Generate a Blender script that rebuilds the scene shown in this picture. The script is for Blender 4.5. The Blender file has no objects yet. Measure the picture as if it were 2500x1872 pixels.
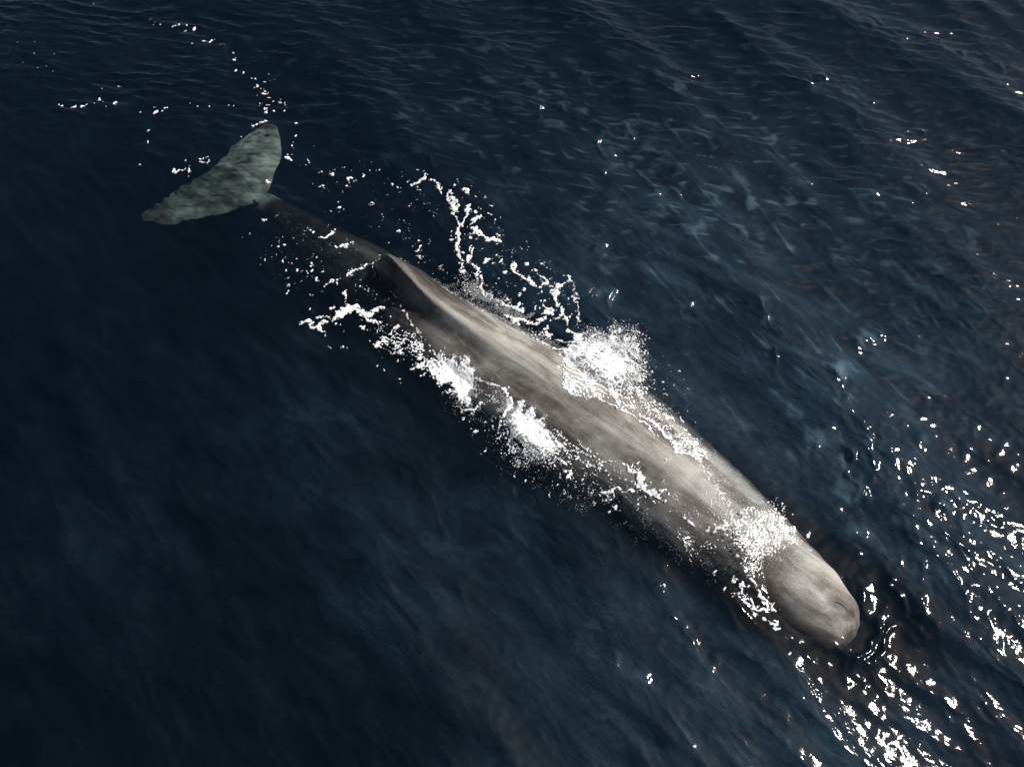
import bpy, math, numpy as np
from mathutils import Vector

# ------------------------------------------------------------------ camera, sky, sun
SC = bpy.context.scene
COL = SC.collection
CAM_H, PITCH, FOV = 10.0, math.radians(30), math.radians(65)
cam_d = bpy.data.cameras.new("camera"); cam = bpy.data.objects.new("camera", cam_d); COL.objects.link(cam)
cam.location = (0, 0, CAM_H); cam.rotation_euler = (PITCH, 0, 0)
cam_d.sensor_width = 36; cam_d.angle = FOV; cam_d.clip_start = 0.1; cam_d.clip_end = 20000
SC.camera = cam
SUN = Vector((0.63, 0.195, 0.79)).normalized()
EL = math.asin(SUN.z)
w = bpy.data.worlds.new("World"); SC.world = w; w.use_nodes = True
nt = w.node_tree; bg = nt.nodes["Background"]
sky = nt.nodes.new("ShaderNodeTexSky"); sky.sky_type = 'NISHITA'; sky.sun_disc = False
sky.sun_elevation = EL; sky.sun_rotation = math.atan2(SUN.x, SUN.y)
sky.air_density = 1.0; sky.dust_density = 2.0; sky.ozone_density = 1.0
nt.links.new(sky.outputs[0], bg.inputs[0]); bg.inputs[1].default_value = 0.065
sl = bpy.data.lights.new("sun", 'SUN'); sl.energy = 5.0; sl.angle = math.radians(0.55); sl.color = (1.0, 0.955, 0.89)
so = bpy.data.objects.new("sun", sl); COL.objects.link(so)
so.rotation_euler = SUN.to_track_quat('Z', 'Y').to_euler(); so.location = (20, 8, 30)
SC.view_settings.view_transform = 'Standard'; SC.view_settings.look = 'None'
SC.view_settings.exposure = 0.4; SC.view_settings.gamma = 1.0
SC.cycles.volume_bounces = 1; SC.cycles.transparent_max_bounces = 24; SC.cycles.max_bounces = 8

# ------------------------------------------------------------------ helpers
FPX = 1250 / math.tan(FOV / 2)
cp, sp = math.cos(PITCH), math.sin(PITCH)
def P(px, py, z=0.0):
    """point of the place seen at photo pixel (2500 px wide), at height z"""
    x = (px - 1250) / FPX; y = (936 - py) / FPX
    d = np.array([x, sp + y * cp, -cp + y * sp])
    t = (z - CAM_H) / d[2]
    return np.array([0, 0, CAM_H]) + d * t
def D(px, py, z=0.0):            # measured on a 2212 px wide print of the photo
    return P(px * 1.13020, py * 1.13020, z)

def mesh_obj(name, verts, faces, mat, smooth=True):
    verts = np.asarray(verts, np.float32)
    me = bpy.data.meshes.new(name)
    if isinstance(faces, np.ndarray):
        nf, k = faces.shape
        me.vertices.add(len(verts)); me.vertices.foreach_set("co", verts.ravel())
        me.loops.add(nf * k); me.loops.foreach_set("vertex_index", faces.astype(np.int32).ravel())
        me.polygons.add(nf); me.polygons.foreach_set("loop_start", np.arange(0, nf * k, k, dtype=np.int32))
    else:
        me.from_pydata([tuple(map(float, v)) for v in verts], [], faces)
    me.update(calc_edges=True); me.validate()
    if smooth:
        me.polygons.foreach_set("use_smooth", np.ones(len(me.polygons), bool))
    if mat: me.materials.append(mat)
    o = bpy.data.objects.new(name, me); COL.objects.link(o)
    return o
def tag(o, label=None, cat=None, kind=None, group=None):
    if label: o["label"] = label
    if cat: o["category"] = cat
    if kind: o["kind"] = kind
    if group: o["group"] = group
    return o

# regular working grid over the watched patch of sea
X0, X1, Y0, Y1, DX = -12.0, 12.0, -1.0, 16.6, 0.02
gx = np.arange(X0, X1 + 1e-6, DX); gy = np.arange(Y0, Y1 + 1e-6, DX)
NX, NY = len(gx), len(gy)
GX, GY = np.meshgrid(gx, gy)                       # [row y, col x]

def field(ny, nx, dx, l0, l1, seed, theta=None, spread=0.6, slope=0.0, chop=False):
    """band limited random field, rms 1; theta = direction the waves travel (crests run across it)"""
    r = np.random.default_rng(seed)
    f = np.fft.rfft2(r.standard_normal((ny, nx)))
    ky = np.fft.fftfreq(ny, dx)[:, None]; kx = np.fft.rfftfreq(nx, dx)[None, :]
    k = np.hypot(kx, ky); k[0, 0] = 1e-9
    kc = 1 / math.sqrt(l0 * l1); bw = math.log(l1 / l0) / 2
    wgt = np.exp(-(np.log(k / kc) / bw) ** 2) * (k / kc) ** slope
    if theta is not None:
        a = np.arctan2(ky, kx) - theta
        a = (a + math.pi / 2) % math.pi - math.pi / 2
        wgt = wgt * np.exp(-(a / spread) ** 2)
    f = f * wgt; f[0, 0] = 0
    h = np.fft.irfft2(f, s=(ny, nx)); s = h.std(); h /= s
    if not chop: return h
    dxh = np.fft.irfft2(f * 1j * kx / k, s=(ny, nx)) / s
    dyh = np.fft.irfft2(f * 1j * ky / k, s=(ny, nx)) / s
    return h, dxh, dyh
def sstep(a, b, x):
    t = np.clip((x - a) / (b - a), 0, 1); return t * t * (3 - 2 * t)
def gsample(F, x, y, dx=DX, x0=X0, y0=Y0):
    ny, nx = F.shape
    u = np.clip((np.asarray(x) - x0) / dx, 0, nx - 1.001); v = np.clip((np.asarray(y) - y0) / dx, 0, ny - 1.001)
    i = u.astype(int); j = v.astype(int); a = u - i; b = v - j
    return (F[j, i] * (1 - a) + F[j, i + 1] * a) * (1 - b) + (F[j + 1, i] * (1 - a) + F[j + 1, i + 1] * a) * b

def new_mat(name):
    m = bpy.data.materials.new(name); m.use_nodes = True
    t = m.node_tree; t.nodes.clear()
    out = t.nodes.new("ShaderNodeOutputMaterial")
    def N(kind, **kw):
        n = t.nodes.new("ShaderNode" + kind)
        for k, v in kw.items():
            if k.startswith("i_"):
                n.inputs[k[2:].replace("_", " ")].default_value = v
            else: setattr(n, k, v)
        return n
    return m, t, N, out, t.links.new
def ramp(N, stops, interp='LINEAR'):
    n = N("ValToRGB"); e = n.color_ramp; e.interpolation = interp
    while len(e.elements) < len(stops): e.elements.new(0.5)
    for el, (p, c) in zip(e.elements, stops):
        el.position = p; el.color = (*c, 1) if len(c) == 3 else c
    return n

# ------------------------------------------------------------------ sea
wdir = 0.56                       # across the wake waves beside the whale
top = sstep(6.0, 12.0, GY + 0.25 * GX)             # breezier water further out
near = np.exp(-(((GX - 1.5) / 4.0) ** 2 + ((GY - 5) / 4.0) ** 2))
right = sstep(0.5, 5, GX)
swell, sx_, sy_ = field(NY, NX, DX, 2.2, 5.0, 11, wdir, 0.35, chop=True)
mid, mx_, my_ = field(NY, NX, DX, 0.55, 1.5, 12, wdir + 0.15, 0.5, chop=True)
tw = sstep(6.5, 10.5, GY + 0.35 * GX)              # the breeze waves take over from the wake waves
bl = lambda A, B: [a * np.sqrt(tw) + b * np.sqrt(1 - tw) for a, b in zip(A, B)]
chopf, cx_, cy_ = bl(field(NY, NX, DX, 0.22, 0.7, 13, 1.40, 0.40, chop=True), field(NY, NX, DX, 0.22, 0.7, 17, 0.75, 0.45, chop=True))
fine, fx_, fy_ = bl(field(NY, NX, DX, 0.08, 0.22, 14, 1.45, 0.6, chop=True), field(NY, NX, DX, 0.08, 0.22, 18, 0.8, 0.7, chop=True))
iso_, ix_, iy_ = field(NY, NX, DX, 0.14, 0.45, 16, None, chop=True)
gust = field(NY, NX, DX, 1.2, 4.0, 15, 1.9, 0.8)
gust = np.clip(0.75 + 0.4 * gust, 0.15, 1.8)
a_s = 0.036 + 0.010 * right; a_m = 0.0075 + 0.002 * right - 0.001 * top
a_c = (0.0024 + 0.0036 * top + 0.0010 * right) * gust; a_f = (0.0006 + 0.0010 * top + 0.0003 * right) * gust
_gc = P(2480, 1290); a_i = 0.0009 + 0.0023 * np.exp(-((GX - _gc[0]) ** 2 + (GY - _gc[1]) ** 2) / 2.8 ** 2)
edge = np.minimum.reduce([sstep(X0, X0 + 1.5, GX), sstep(X1, X1 - 1.5, GX), sstep(Y0, Y0 + 1.5, GY), sstep(Y1, Y1 - 1.5, GY)])
WH = (a_s * swell + a_m * mid + a_c * chopf + a_f * fine + a_i * iso_) * edge
DXH = (a_s * sx_ + a_m * mx_ + a_c * cx_ + a_f * fx_ + a_i * ix_) * 1.25 * edge
DYH = (a_s * sy_ + a_m * my_ + a_c * cy_ + a_f * fy_ + a_i * iy_) * 1.25 * edge

# local swellings where the water runs up over the whale: (print x, y, height, radius x, radius y, turn)
def bump_at(F, px, py, h, ra, rb, ang):
    c = D(px, py); dx = GX - c[0]; dy = GY - c[1]; ca, sa = math.cos(ang), math.sin(ang)
    u = (dx * ca + dy * sa) / ra; v = (-dx * sa + dy * ca) / rb
    F += h * np.exp(-(u * u + v * v) ** 1.5)
AX = D(1855, 1350) - D(900, 640); AANG = math.atan2(AX[1], AX[0])
WB = np.zeros_like(WH)
bump_at(WB, 1320, 805, 0.26, 0.75, 0.42, AANG)
bump_at(WB, 1590, 1050, 0.10, 0.9, 0.30, AANG)
bump_at(WB, 1595, 1185, 0.09, 0.40, 0.75, AANG + 0.5)
bump_at(WB, 1130, 955, 0.13, 0.9, 0.28, AANG)
bump_at(WB, 1390, 1110, 0.12, 0.8, 0.28, AANG)

# steep little crests of the wake, measured in the photo
rwx = 0.07 * field(NY, NX, DX, 0.4, 1.4, 21) + 0.02 * field(NY, NX, DX, 0.15, 0.4, 22)
rwy = 0.07 * field(NY, NX, DX, 0.4, 1.4, 23) + 0.02 * field(NY, NX, DX, 0.15, 0.4, 24)
ramp_n = np.clip(0.75 + 0.5 * field(NY, NX, DX, 0.3, 1.0, 25), 0.1, 1.6)
def crest(ox, oy, sc, pts, h, wd):
    w_ = [P(ox + x / sc, oy + y / sc) for x, y in pts]; dm = np.full(GX.shape, 9.0)
    x0 = min(p[0] for p in w_) - 1; x1 = max(p[0] for p in w_) + 1; y0 = min(p[1] for p in w_) - 1; y1 = max(p[1] for p in w_) + 1
    i0, i1 = [int(np.clip((v - X0) / DX, 0, NX)) for v in (x0, x1)]; j0, j1 = [int(np.clip((v - Y0) / DX, 0, NY)) for v in (y0, y1)]
    sl_ = (slice(j0, j1), slice(i0, i1))
    X = GX[sl_] + rwx[sl_]; Y = GY[sl_] + rwy[sl_]; dm = np.full(X.shape, 9.0)
    for p, q in zip(w_[:-1], w_[1:]):
        dx, dy = q[0] - p[0], q[1] - p[1]; t_ = np.clip(((X - p[0]) * dx + (Y - p[1]) * dy) / (dx * dx + dy * dy), 0, 1)
        tp = np.minimum(1, 1)
        dm = np.minimum(dm, np.hypot(X - p[0] - t_ * dx, Y - p[1] - t_ * dy))
    e0 = np.minimum(np.hypot(X - w_[0][0], Y - w_[0][1]), np.hypot(X - w_[-1][0], Y - w_[-1][1]))
    WC[sl_] = np.maximum(WC[sl_], 1.45 * h * np.exp(-np.sqrt(dm * dm + 0.0002) / (0.72 * wd)) * ramp_n[sl_] * sstep(-0.1, 0.5, e0))
WC = np.zeros_like(WH)
B8 = (1000, 0, 1.4747); B7 = (1750, 700, 2.949)
for pts, h, wd in [([(420,360),(560,400),(700,440),(830,490),(900,560),(950,650)], .030, .13), ([(680,440),(720,560),(720,700)], .035, .12), ([(720,530),(800,600),(900,680),(1000,780)], .028, .12),
    ([(600,790),(640,870),(700,1000),(750,1150)], .035, .14), ([(1180,1040),(1270,1160),(1330,1260)], .028, .13), ([(370,250),(430,300),(470,400),(470,470)], .028, .10), ([(30,540),(90,560),(100,650)], .022, .10),
    ([(1350,300),(1500,300),(1700,370)], .022, .12), ([(1000,560),(1150,520)], .02, .1), ([(1530,0),(1700,110),(1900,160),(2200,260)], .017, .16), ([(1600,670),(1800,720),(1900,780)], .024, .12),
    ([(530,240),(700,310),(900,300)], .025, .12), ([(1500,880),(1580,960),(1700,1060)], .022, .12), ([(150,480),(280,540),(340,600)], .02, .1), ([(900,1000),(960,1060),(1010,1140)], .02, .1)]:
    crest(*B8, pts, h, wd)
for pts, h, wd in [([(820,430),(880,500),(910,640),(985,880),(1000,1020)], .050, .13), ([(985,1000),(1030,1180),(1090,1400),(1110,1500)], .045, .11), ([(850,1150),(940,1370),(955,1622),(950,1900)], .065, .11),
    ([(160,80),(300,250),(420,420),(480,470)], .03, .11), ([(910,140),(1000,220),(1150,280),(1300,310)], .03, .12), ([(640,930),(700,1080),(760,1310)], .03, .11), ([(1200,850),(1330,900),(1560,1000),(1660,1070)], .028, .14),
    ([(690,1370),(820,1420),(900,1480)], .03, .1), ([(1300,1400),(1500,1540),(1700,1640),(1900,1800)], .03, .16), ([(250,420),(320,500),(420,700)], .025, .1)]:
    crest(*B7, pts, h, wd)
for pts, h, wd in [([(1862,1235),(1893,1300),(1890,1370),(1850,1430),(1780,1450)], .030, .07), ([(1900,1180),(1935,1290),(1925,1400),(1870,1480)], .022, .09), ([(1950,1120),(1990,1280),(1975,1430)], .02, .1),
    ([(1850,1180),(1868,1260)], .03, .07), ([(1000,1000),(1060,1060),(1130,1110),(1200,1160)], .02, .09), ([(1040,1080),(1090,1150),(1160,1200)], .016, .09), ([(1250,1190),(1380,1260),(1500,1330)], .018, .1),
    ([(1400,1330),(1560,1400),(1700,1450)], .018, .12), ([(1290,1390),(1420,1480),(1560,1520)], .014, .12), ([(250,1250),(420,1330),(560,1380)], .010, .15), ([(340,1060),(420,1110),(540,1130)], .012, .1), ([(600,1230),(760,1300),(900,1420)], .010, .14)]:
    crest(0, 0, 0.8848, pts, h, wd)
# thin crisp crests: ridges along the zero lines of directional noise
def ridges(l0, l1, seed, th, sp, k):
    n = field(NY, NX, DX, l0, l1, seed, th, sp)
    return np.exp(-np.sqrt(n * n + 0.004) / k)
brk = np.clip(0.55 + 0.7 * field(NY, NX, DX, 0.5, 1.8, 71), 0, 1.7)
brk2 = np.clip(0.45 + 0.8 * field(NY, NX, DX, 0.3, 1.1, 72), 0, 1.9)
_wk = P(1900, 750); wake = np.exp(-((GX - _wk[0]) ** 2 + (GY - _wk[1]) ** 2) / 4.0 ** 2)
RA = ridges(0.7, 2.2, 73, wdir, 0.28, 0.20) * brk
RB = (ridges(0.28, 0.8, 74, 1.38, 0.32, 0.25) * tw + ridges(0.3, 0.9, 76, 0.70, 0.32, 0.22) * (1 - tw)) * brk2
RC = (ridges(0.12, 0.34, 75, 1.45, 0.5, 0.3) * tw + ridges(0.12, 0.34, 77, 0.8, 0.5, 0.3) * (1 - tw)) * brk * 0.8
WH = WH + edge * (RA * (0.006 + 0.010 * wake) + RB * (0.0034 + 0.0050 * top) + RC * (0.0013 + 0.0028 * top + 0.0010 * wake))
CR = np.clip(RA * (0.25 + 0.75 * wake) + RB * (0.42 + 1.1 * top) + 0.5 * RC + WC / 0.05 - 0.35, 0, 1.6) * (0.6 + 0.6 * np.maximum(top, wake)) * (0.4 + 0.6 * sstep(-6.5, 0.0, GX))  # crest lines lightened: sky reflection and glow put into the water colour
WH = WH + WB + WC

def sheet():
    def ext(g, n=34):
        k = DX * (1.28 ** np.arange(1, n)).cumsum()
        return np.concatenate([(g[0] - k)[::-1], g, g[-1] + k]), n - 1
    ex, e = ext(gx); ey, _ = ext(gy)
    EX, EY = np.meshgrid(ex, ey)
    Z = np.pad(WH, e, mode='edge'); AX_ = np.pad(DXH, e); AY_ = np.pad(DYH, e)
    Z[:e] *= 0; Z[-e:] *= 0; Z[:, :e] *= 0; Z[:, -e:] *= 0
    V = np.stack([EX + AX_, EY + AY_, Z], -1).reshape(-1, 3)
    ny, nx = EX.shape
    idx = np.arange(ny * nx).reshape(ny, nx)
    F = np.stack([idx[:-1, :-1], idx[:-1, 1:], idx[1:, 1:], idx[1:, :-1]], -1).reshape(-1, 4)
    # sides and bottom: the body of water is closed
    per = np.concatenate([idx[0, :], idx[1:, -1], idx[-1, -2::-1], idx[-2:0:-1, 0]])
    B = V[per].copy(); B[:, 2] = -80
    b0 = len(V); n = len(per); bi = b0 + np.arange(n)
    c = len(V) + n
    V = np.vstack([V, B, [[0, 7, -80]]])
    pn = np.roll(per, -1); bn = np.roll(bi, -1)
    side = np.stack([per, bi, bn, pn], -1)
    bot = np.stack([bi, np.full(n, c), np.full(n, c), bn], -1)
    return V, F, side, bot
V, F, side, bot = sheet()
bot = bot[:, [0, 1, 3]]

m, t, N, out, L = new_mat("sea_water")
geo = N("NewGeometry")
def noise(scale, detail, rough, vec, typ='FBM', dist=0.0):
    n = N("TexNoise", i_Scale=scale, i_Detail=detail, i_Roughness=rough); n.inputs["Distortion"].default_value = dist
    L(vec, n.inputs["Vector"]); return n
mp0 = N("Mapping"); L(geo.outputs["Position"], mp0.inputs["Vector"]); mp0.inputs["Rotation"].default_value = (0, 0, -0.85)
mp = N("Mapping"); L(mp0.outputs[0], mp.inputs["Vector"]); mp.inputs["Scale"].default_value = (1.5, 0.62, 1)
n1 = noise(7.0, 3.0, 0.6, mp.outputs[0], dist=0.6)
n2 = noise(28.0, 2.0, 0.55, mp.outputs[0], dist=0.3)
b1 = N("Bump", i_Strength=1.0, i_Distance=0.005); L(n1.outputs["Fac"], b1.inputs["Height"])
agi = N('Attribute', attribute_name='agitation'); agm = N('Math', operation='MULTIPLY_ADD'); L(agi.outputs['Fac'], agm.inputs[0]); agm.inputs[1].default_value = 0.010; agm.inputs[2].default_value = 0.0014
b2 = N("Bump", i_Strength=1.0, i_Distance=0.0016); L(agm.outputs[0], b2.inputs['Distance']); L(n2.outputs["Fac"], b2.inputs["Height"]); L(b1.outputs[0], b2.inputs["Normal"])
dt = N("VectorMath", operation='DOT_PRODUCT'); L(geo.outputs["Incoming"], dt.inputs[0]); L(b2.outputs[0], dt.inputs[1])
ab = N("Math", operation='ABSOLUTE'); L(dt.outputs["Value"], ab.inputs[0])
om = N("Math", operation='SUBTRACT'); om.inputs[0].default_value = 1.0; L(ab.outputs[0], om.inputs[1])
p5 = N("Math", operation='POWER'); L(om.outputs[0], p5.inputs[0]); p5.inputs[1].default_value = 5.0
fr = N("Math", operation='MULTIPLY_ADD'); L(p5.outputs[0], fr.inputs[0]); fr.inputs[1].default_value = 0.98; fr.inputs[2].default_value = 0.021
gl = N("BsdfAnisotropic", i_Roughness=0.12, distribution="BECKMANN"); L(b2.outputs[0], gl.inputs["Normal"])
tr = N("BsdfTransparent")
n3 = noise(4.2, 6.0, 0.68, mp.outputs[0], dist=0.25)
b3 = N("Bump", i_Strength=1.0, i_Distance=0.055); L(n3.outputs["Fac"], b3.inputs["Height"])
df = N("BsdfDiffuse"); L(b3.outputs[0], df.inputs["Normal"])
nb = noise(1.6, 7.0, 0.70, mp.outputs[0], dist=0.5)
cr = ramp(N, [(0.34, (0.002, 0.006, 0.012)), (0.5, (0.016, 0.034, 0.052)), (0.70, (0.060, 0.105, 0.140)), (0.95, (0.095, 0.150, 0.190))]); crs = N('Attribute', attribute_name='crest'); crm = N('Math', operation='MULTIPLY_ADD'); L(crs.outputs['Fac'], crm.inputs[0]); crm.inputs[1].default_value = 0.27; nbs = N('Math', operation='MULTIPLY_ADD'); L(nb.outputs['Fac'], nbs.inputs[0]); nbs.inputs[1].default_value = 0.62; nbs.inputs[2].default_value = 0.19; L(nbs.outputs[0], crm.inputs[2]); crb = N('Math', operation='SUBTRACT'); L(crm.outputs[0], crb.inputs[0]); crb.inputs[1].default_value = 0.03; L(crb.outputs[0], cr.inputs[0])
L(cr.outputs[0], df.inputs["Color"])
mk = N('Attribute', attribute_name='lit_blue'); mkm = N('Math', operation='MULTIPLY_ADD'); L(mk.outputs['Fac'], mkm.inputs[0]); mkm.inputs[1].default_value = 0.62; mkm.inputs[2].default_value = 0.06
body = N("MixShader"); L(mkm.outputs[0], body.inputs[0]); L(tr.outputs[0], body.inputs[1]); L(df.outputs[0], body.inputs[2])
gr = N("BsdfAnisotropic", i_Roughness=0.45, distribution="BECKMANN")
gm = N("MixShader"); gm.inputs[0].default_value = 0.02; L(gl.outputs[0], gm.inputs[1]); L(gr.outputs[0], gm.inputs[2])
mx = N("MixShader"); L(fr.outputs[0], mx.inputs[0]); L(body.outputs[0], mx.inputs[1]); L(gm.outputs[0], mx.inputs[2])
L(mx.outputs[0], out.inputs["Surface"])
va = N("VolumeAbsorption", i_Density=0.75); va.inputs["Color"].default_value = (0.32, 0.56, 0.64, 1)
vs = N("VolumeScatter", i_Density=1.0, i_Anisotropy=0.62); vs.inputs["Color"].default_value = (0.0055, 0.0185, 0.031, 1)
vs.inputs["Density"].default_value = 1.0
ad = N("AddShader"); L(va.outputs[0], ad.inputs[0]); L(vs.outputs[0], ad.inputs[1]); L(ad.outputs[0], out.inputs["Volume"])
m_sea = m

me = bpy.data.meshes.new("sea_water")
allf = np.concatenate([F, side]); nq = len(allf); nt3 = len(bot)
me.vertices.add(len(V)); me.vertices.foreach_set("co", V.astype(np.float32).ravel())
me.loops.add(nq * 4 + nt3 * 3); me.loops.foreach_set("vertex_index", np.concatenate([allf.ravel(), bot.ravel()]).astype(np.int32))
me.polygons.add(nq + nt3)
me.polygons.foreach_set("loop_start", np.concatenate([np.arange(nq) * 4, nq * 4 + np.arange(nt3) * 3]).astype(np.int32))
me.update(calc_edges=True); me.validate()
me.polygons.foreach_set("use_smooth", np.ones(len(me.polygons), bool))
me.materials.append(m_sea)
sea = bpy.data.objects.new("sea_water", me); COL.objects.link(sea)
_ag = np.zeros(len(V), np.float32); _u = (V[:, 0] + 0); 
ag_f = np.zeros_like(WH)
for px_, py_, ra_ in [(1660,1190,.55),(1600,1110,.5),(1560,1060,.4),(1480,960,.4),(1400,900,.45),(1330,840,.5),(1250,1050,.3),(1300,1090,.35),(1390,1130,.35),(1500,1190,.35),(780,640,.5),(700,560,.5),(640,500,.3),(1730,1230,.3)]:
    c_ = D(px_, py_); ag_f = np.maximum(ag_f, np.exp(-((GX - c_[0]) ** 2 + (GY - c_[1]) ** 2) / ra_ ** 2))
_in = (V[:, 0] > X0) & (V[:, 0] < X1) & (V[:, 1] > Y0) & (V[:, 1] < Y1) & (V[:, 2] > -5)
_ag[_in] = gsample(ag_f, V[_in, 0], V[_in, 1])
mk_f = np.zeros_like(WH)  # where the sunlit blue of the water is painted into its surface
for px_, py_, ra_, v_ in [(1500,560,3.0,.75),(1750,850,2.6,.9),(1650,480,3.0,.5),(1250,420,1.8,.4),(1950,1150,2.0,.8),(2050,800,2.5,.5),(1400,1450,2.2,.6),(1750,1520,2.0,.8),(1150,1250,1.4,.35),(1100,250,2.4,.2),(2100,1450,1.8,.45),(1900,1380,1.0,.45),(700,950,1.7,.20),(950,1200,1.6,.35),(250,1150,1.6,.10),(1650,1400,1.2,.6),(1350,560,1.5,.6)]:
    c_ = D(px_, py_); mk_f = np.maximum(mk_f, v_ * np.exp(-((GX - c_[0]) ** 2 + (GY - c_[1]) ** 2) / ra_ ** 2))
a0_, a1_ = D(560, 440)[:2], D(1850, 1350)[:2]; dv_ = a1_ - a0_
tt_ = np.clip(((GX - a0_[0]) * dv_[0] + (GY - a0_[1]) * dv_[1]) / (dv_ @ dv_), 0, 1)
dist_ = np.hypot(GX - a0_[0] - tt_ * dv_[0], GY - a0_[1] - tt_ * dv_[1])
mk_f *= sstep(0.70, 1.25, dist_)
_mk = np.full(len(V), 0.1, np.float32); _mk[_in] = gsample(mk_f, V[_in, 0], V[_in, 1])
_cr = np.zeros(len(V), np.float32); _cr[_in] = gsample(CR, V[_in, 0], V[_in, 1])
_a = me.attributes.new('crest', 'FLOAT', 'POINT'); _a.data.foreach_set('value', _cr)
_a = me.attributes.new('lit_blue', 'FLOAT', 'POINT'); _a.data.foreach_set('value', _mk)
_a = me.attributes.new('agitation', 'FLOAT', 'POINT'); _a.data.foreach_set('value', _ag)
tag(sea, "dark blue open sea with wind ripples and sun glitter around the whale", "sea", "structure")

# ------------------------------------------------------------------ whale
# stations along the body: left edge, right edge (print px), top height, section power, ridge height
ST = [((533, 455), (578, 419), -0.40, 2.0, 0.00), ((588, 494), (640, 450), -0.36, 2.0, 0.00), ((640, 548), (700, 480), -0.30, 2.0, 0.00),
      ((700, 608), (758, 510), -0.24, 1.9, 0.02), ((755, 660), (815, 540), -0.18, 1.8, 0.04),
      ((790, 695), (850, 560), -0.14, 1.8, 0.08), ((818, 722), (888, 580), -0.08, 1.8, 0.56), ((840, 748), (915, 596), -0.03, 1.8, 0.52),
      ((880, 795), (985, 640), 0.08, 1.8, 0.27),
      ((930, 862), (1080, 692), 0.16, 1.85, 0.16), ((990, 937), (1182, 748), 0.21, 1.9, 0.09),
      ((1060, 1010), (1290, 802), 0.24, 2.0, 0.04), ((1150, 1085), (1400, 860), 0.24, 2.0, 0.01),
      ((1250, 1150), (1490, 932), 0.20, 2.0, 0), ((1350, 1200), (1570, 1004), 0.15, 2.0, 0),
      ((1440, 1245), (1650, 1082), 0.10, 2.1, 0), ((1530, 1292), (1712, 1146), 0.05, 2.1, 0),
      ((1605, 1335), (1765, 1205), 0.15, 2.2, 0), ((1672, 1372), (1812, 1252), 0.21, 2.3, 0),
      ((1743, 1394), (1853, 1306), 0.12, 2.1, 0)]
def cr_interp(A, n):
    A = np.asarray(A, float); k = len(A)
    ext_ = np.vstack([2 * A[0] - A[1], A, 2 * A[-1] - A[-2]])
    res = []
    for s in np.linspace(0, k - 1, n):
        i = min(int(s), k - 2); u = s - i
        p0, p1, p2, p3 = ext_[i:i + 4]
        res.append(0.5 * ((2 * p1) + (-p0 + p2) * u + (2 * p0 - 5 * p1 + 4 * p2 - p3) * u * u + (-p0 + 3 * p1 - 3 * p2 + p3) * u ** 3))
    return np.array(res)
rows = []
for l, r, zt, pw, rg in ST:
    zc = zt - 0.55
    for _ in range(4):
        a_, b_ = D(*l, zc), D(*r, zc)
        hw = np.linalg.norm(a_ - b_) / 2 * 0.95
        zc = zt - hw * 0.98
    c = (a_ + b_) / 2
    rows.append([c[0], c[1], zt, hw, pw, rg])
NS, NR = 130, 64
R_ = cr_interp(rows, NS)
vv = []; ff = []
tang = np.gradient(R_[:, :2], axis=0); tang /= np.linalg.norm(tang, axis=1)[:, None]
for k in range(NS):
    x, y, zt, hw, pw, rg = R_[k]
    side_v = np.array([-tang[k, 1], tang[k, 0]])
    hb = hw * 0.98
    for q in range(NR):
        a = 2 * math.pi * q / NR
        ca, sa = math.cos(a), math.sin(a)
        u = hw * math.copysign(abs(ca) ** (2 / 2.1), ca)
        z = hb * math.copysign(abs(sa) ** (2 / (pw if sa > 0 else 2.0)), sa)
        if sa > 0: z += rg * max(0.0, 1 - (u / (0.24 + 0.34 * hw) if u > 0 else -u / (0.07 + 0.17 * hw))) ** 1.1
        if sa < 0: z *= 1.15
        vv.append((x + side_v[0] * u, y + side_v[1] * u, zt - hb + z - 0.0))
for k in range(NS - 1):
    for q in range(NR):
        q2 = (q + 1) % NR
        ff.append((k * NR + q, k * NR + q2, (k + 1) * NR + q2, (k + 1) * NR + q))
# rounded blunt nose
x, y, zt, hw, pw, rg = R_[-1]; _nd = D(1850, 1384, zt - hw)[:2] - np.array([x, y]); kx_, ky_ = _nd / np.linalg.norm(_nd)
base = (NS - 1) * NR; prev = base
cen = np.array([x, y, zt - hw * 0.98])
rim = np.array(vv[base:base + NR])
for j, ang in enumerate(np.linspace(0, math.pi / 2, 9)[1:-1]):
    s_ = math.cos(ang) - 0.10 * math.sin(2 * ang); adv = 0.66 * hw * math.sin(ang)
    st_ = len(vv)
    for q in range(NR):
        v = cen + (rim[q] - cen) * s_ + np.array([kx_, ky_, -0.05]) * adv
        vv.append(tuple(v))
    for q in range(NR):
        q2 = (q + 1) % NR; ff.append((prev + q, prev + q2, st_ + q2, st_ + q))
    prev = st_
vv.append(tuple(cen + np.array([kx_, ky_, -0.05]) * 0.67 * hw)); tip = len(vv) - 1
for q in range(NR): ff.append((prev + q, prev + (q + 1) % NR, tip))
ff.append(tuple(range(NR))[::-1])

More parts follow.
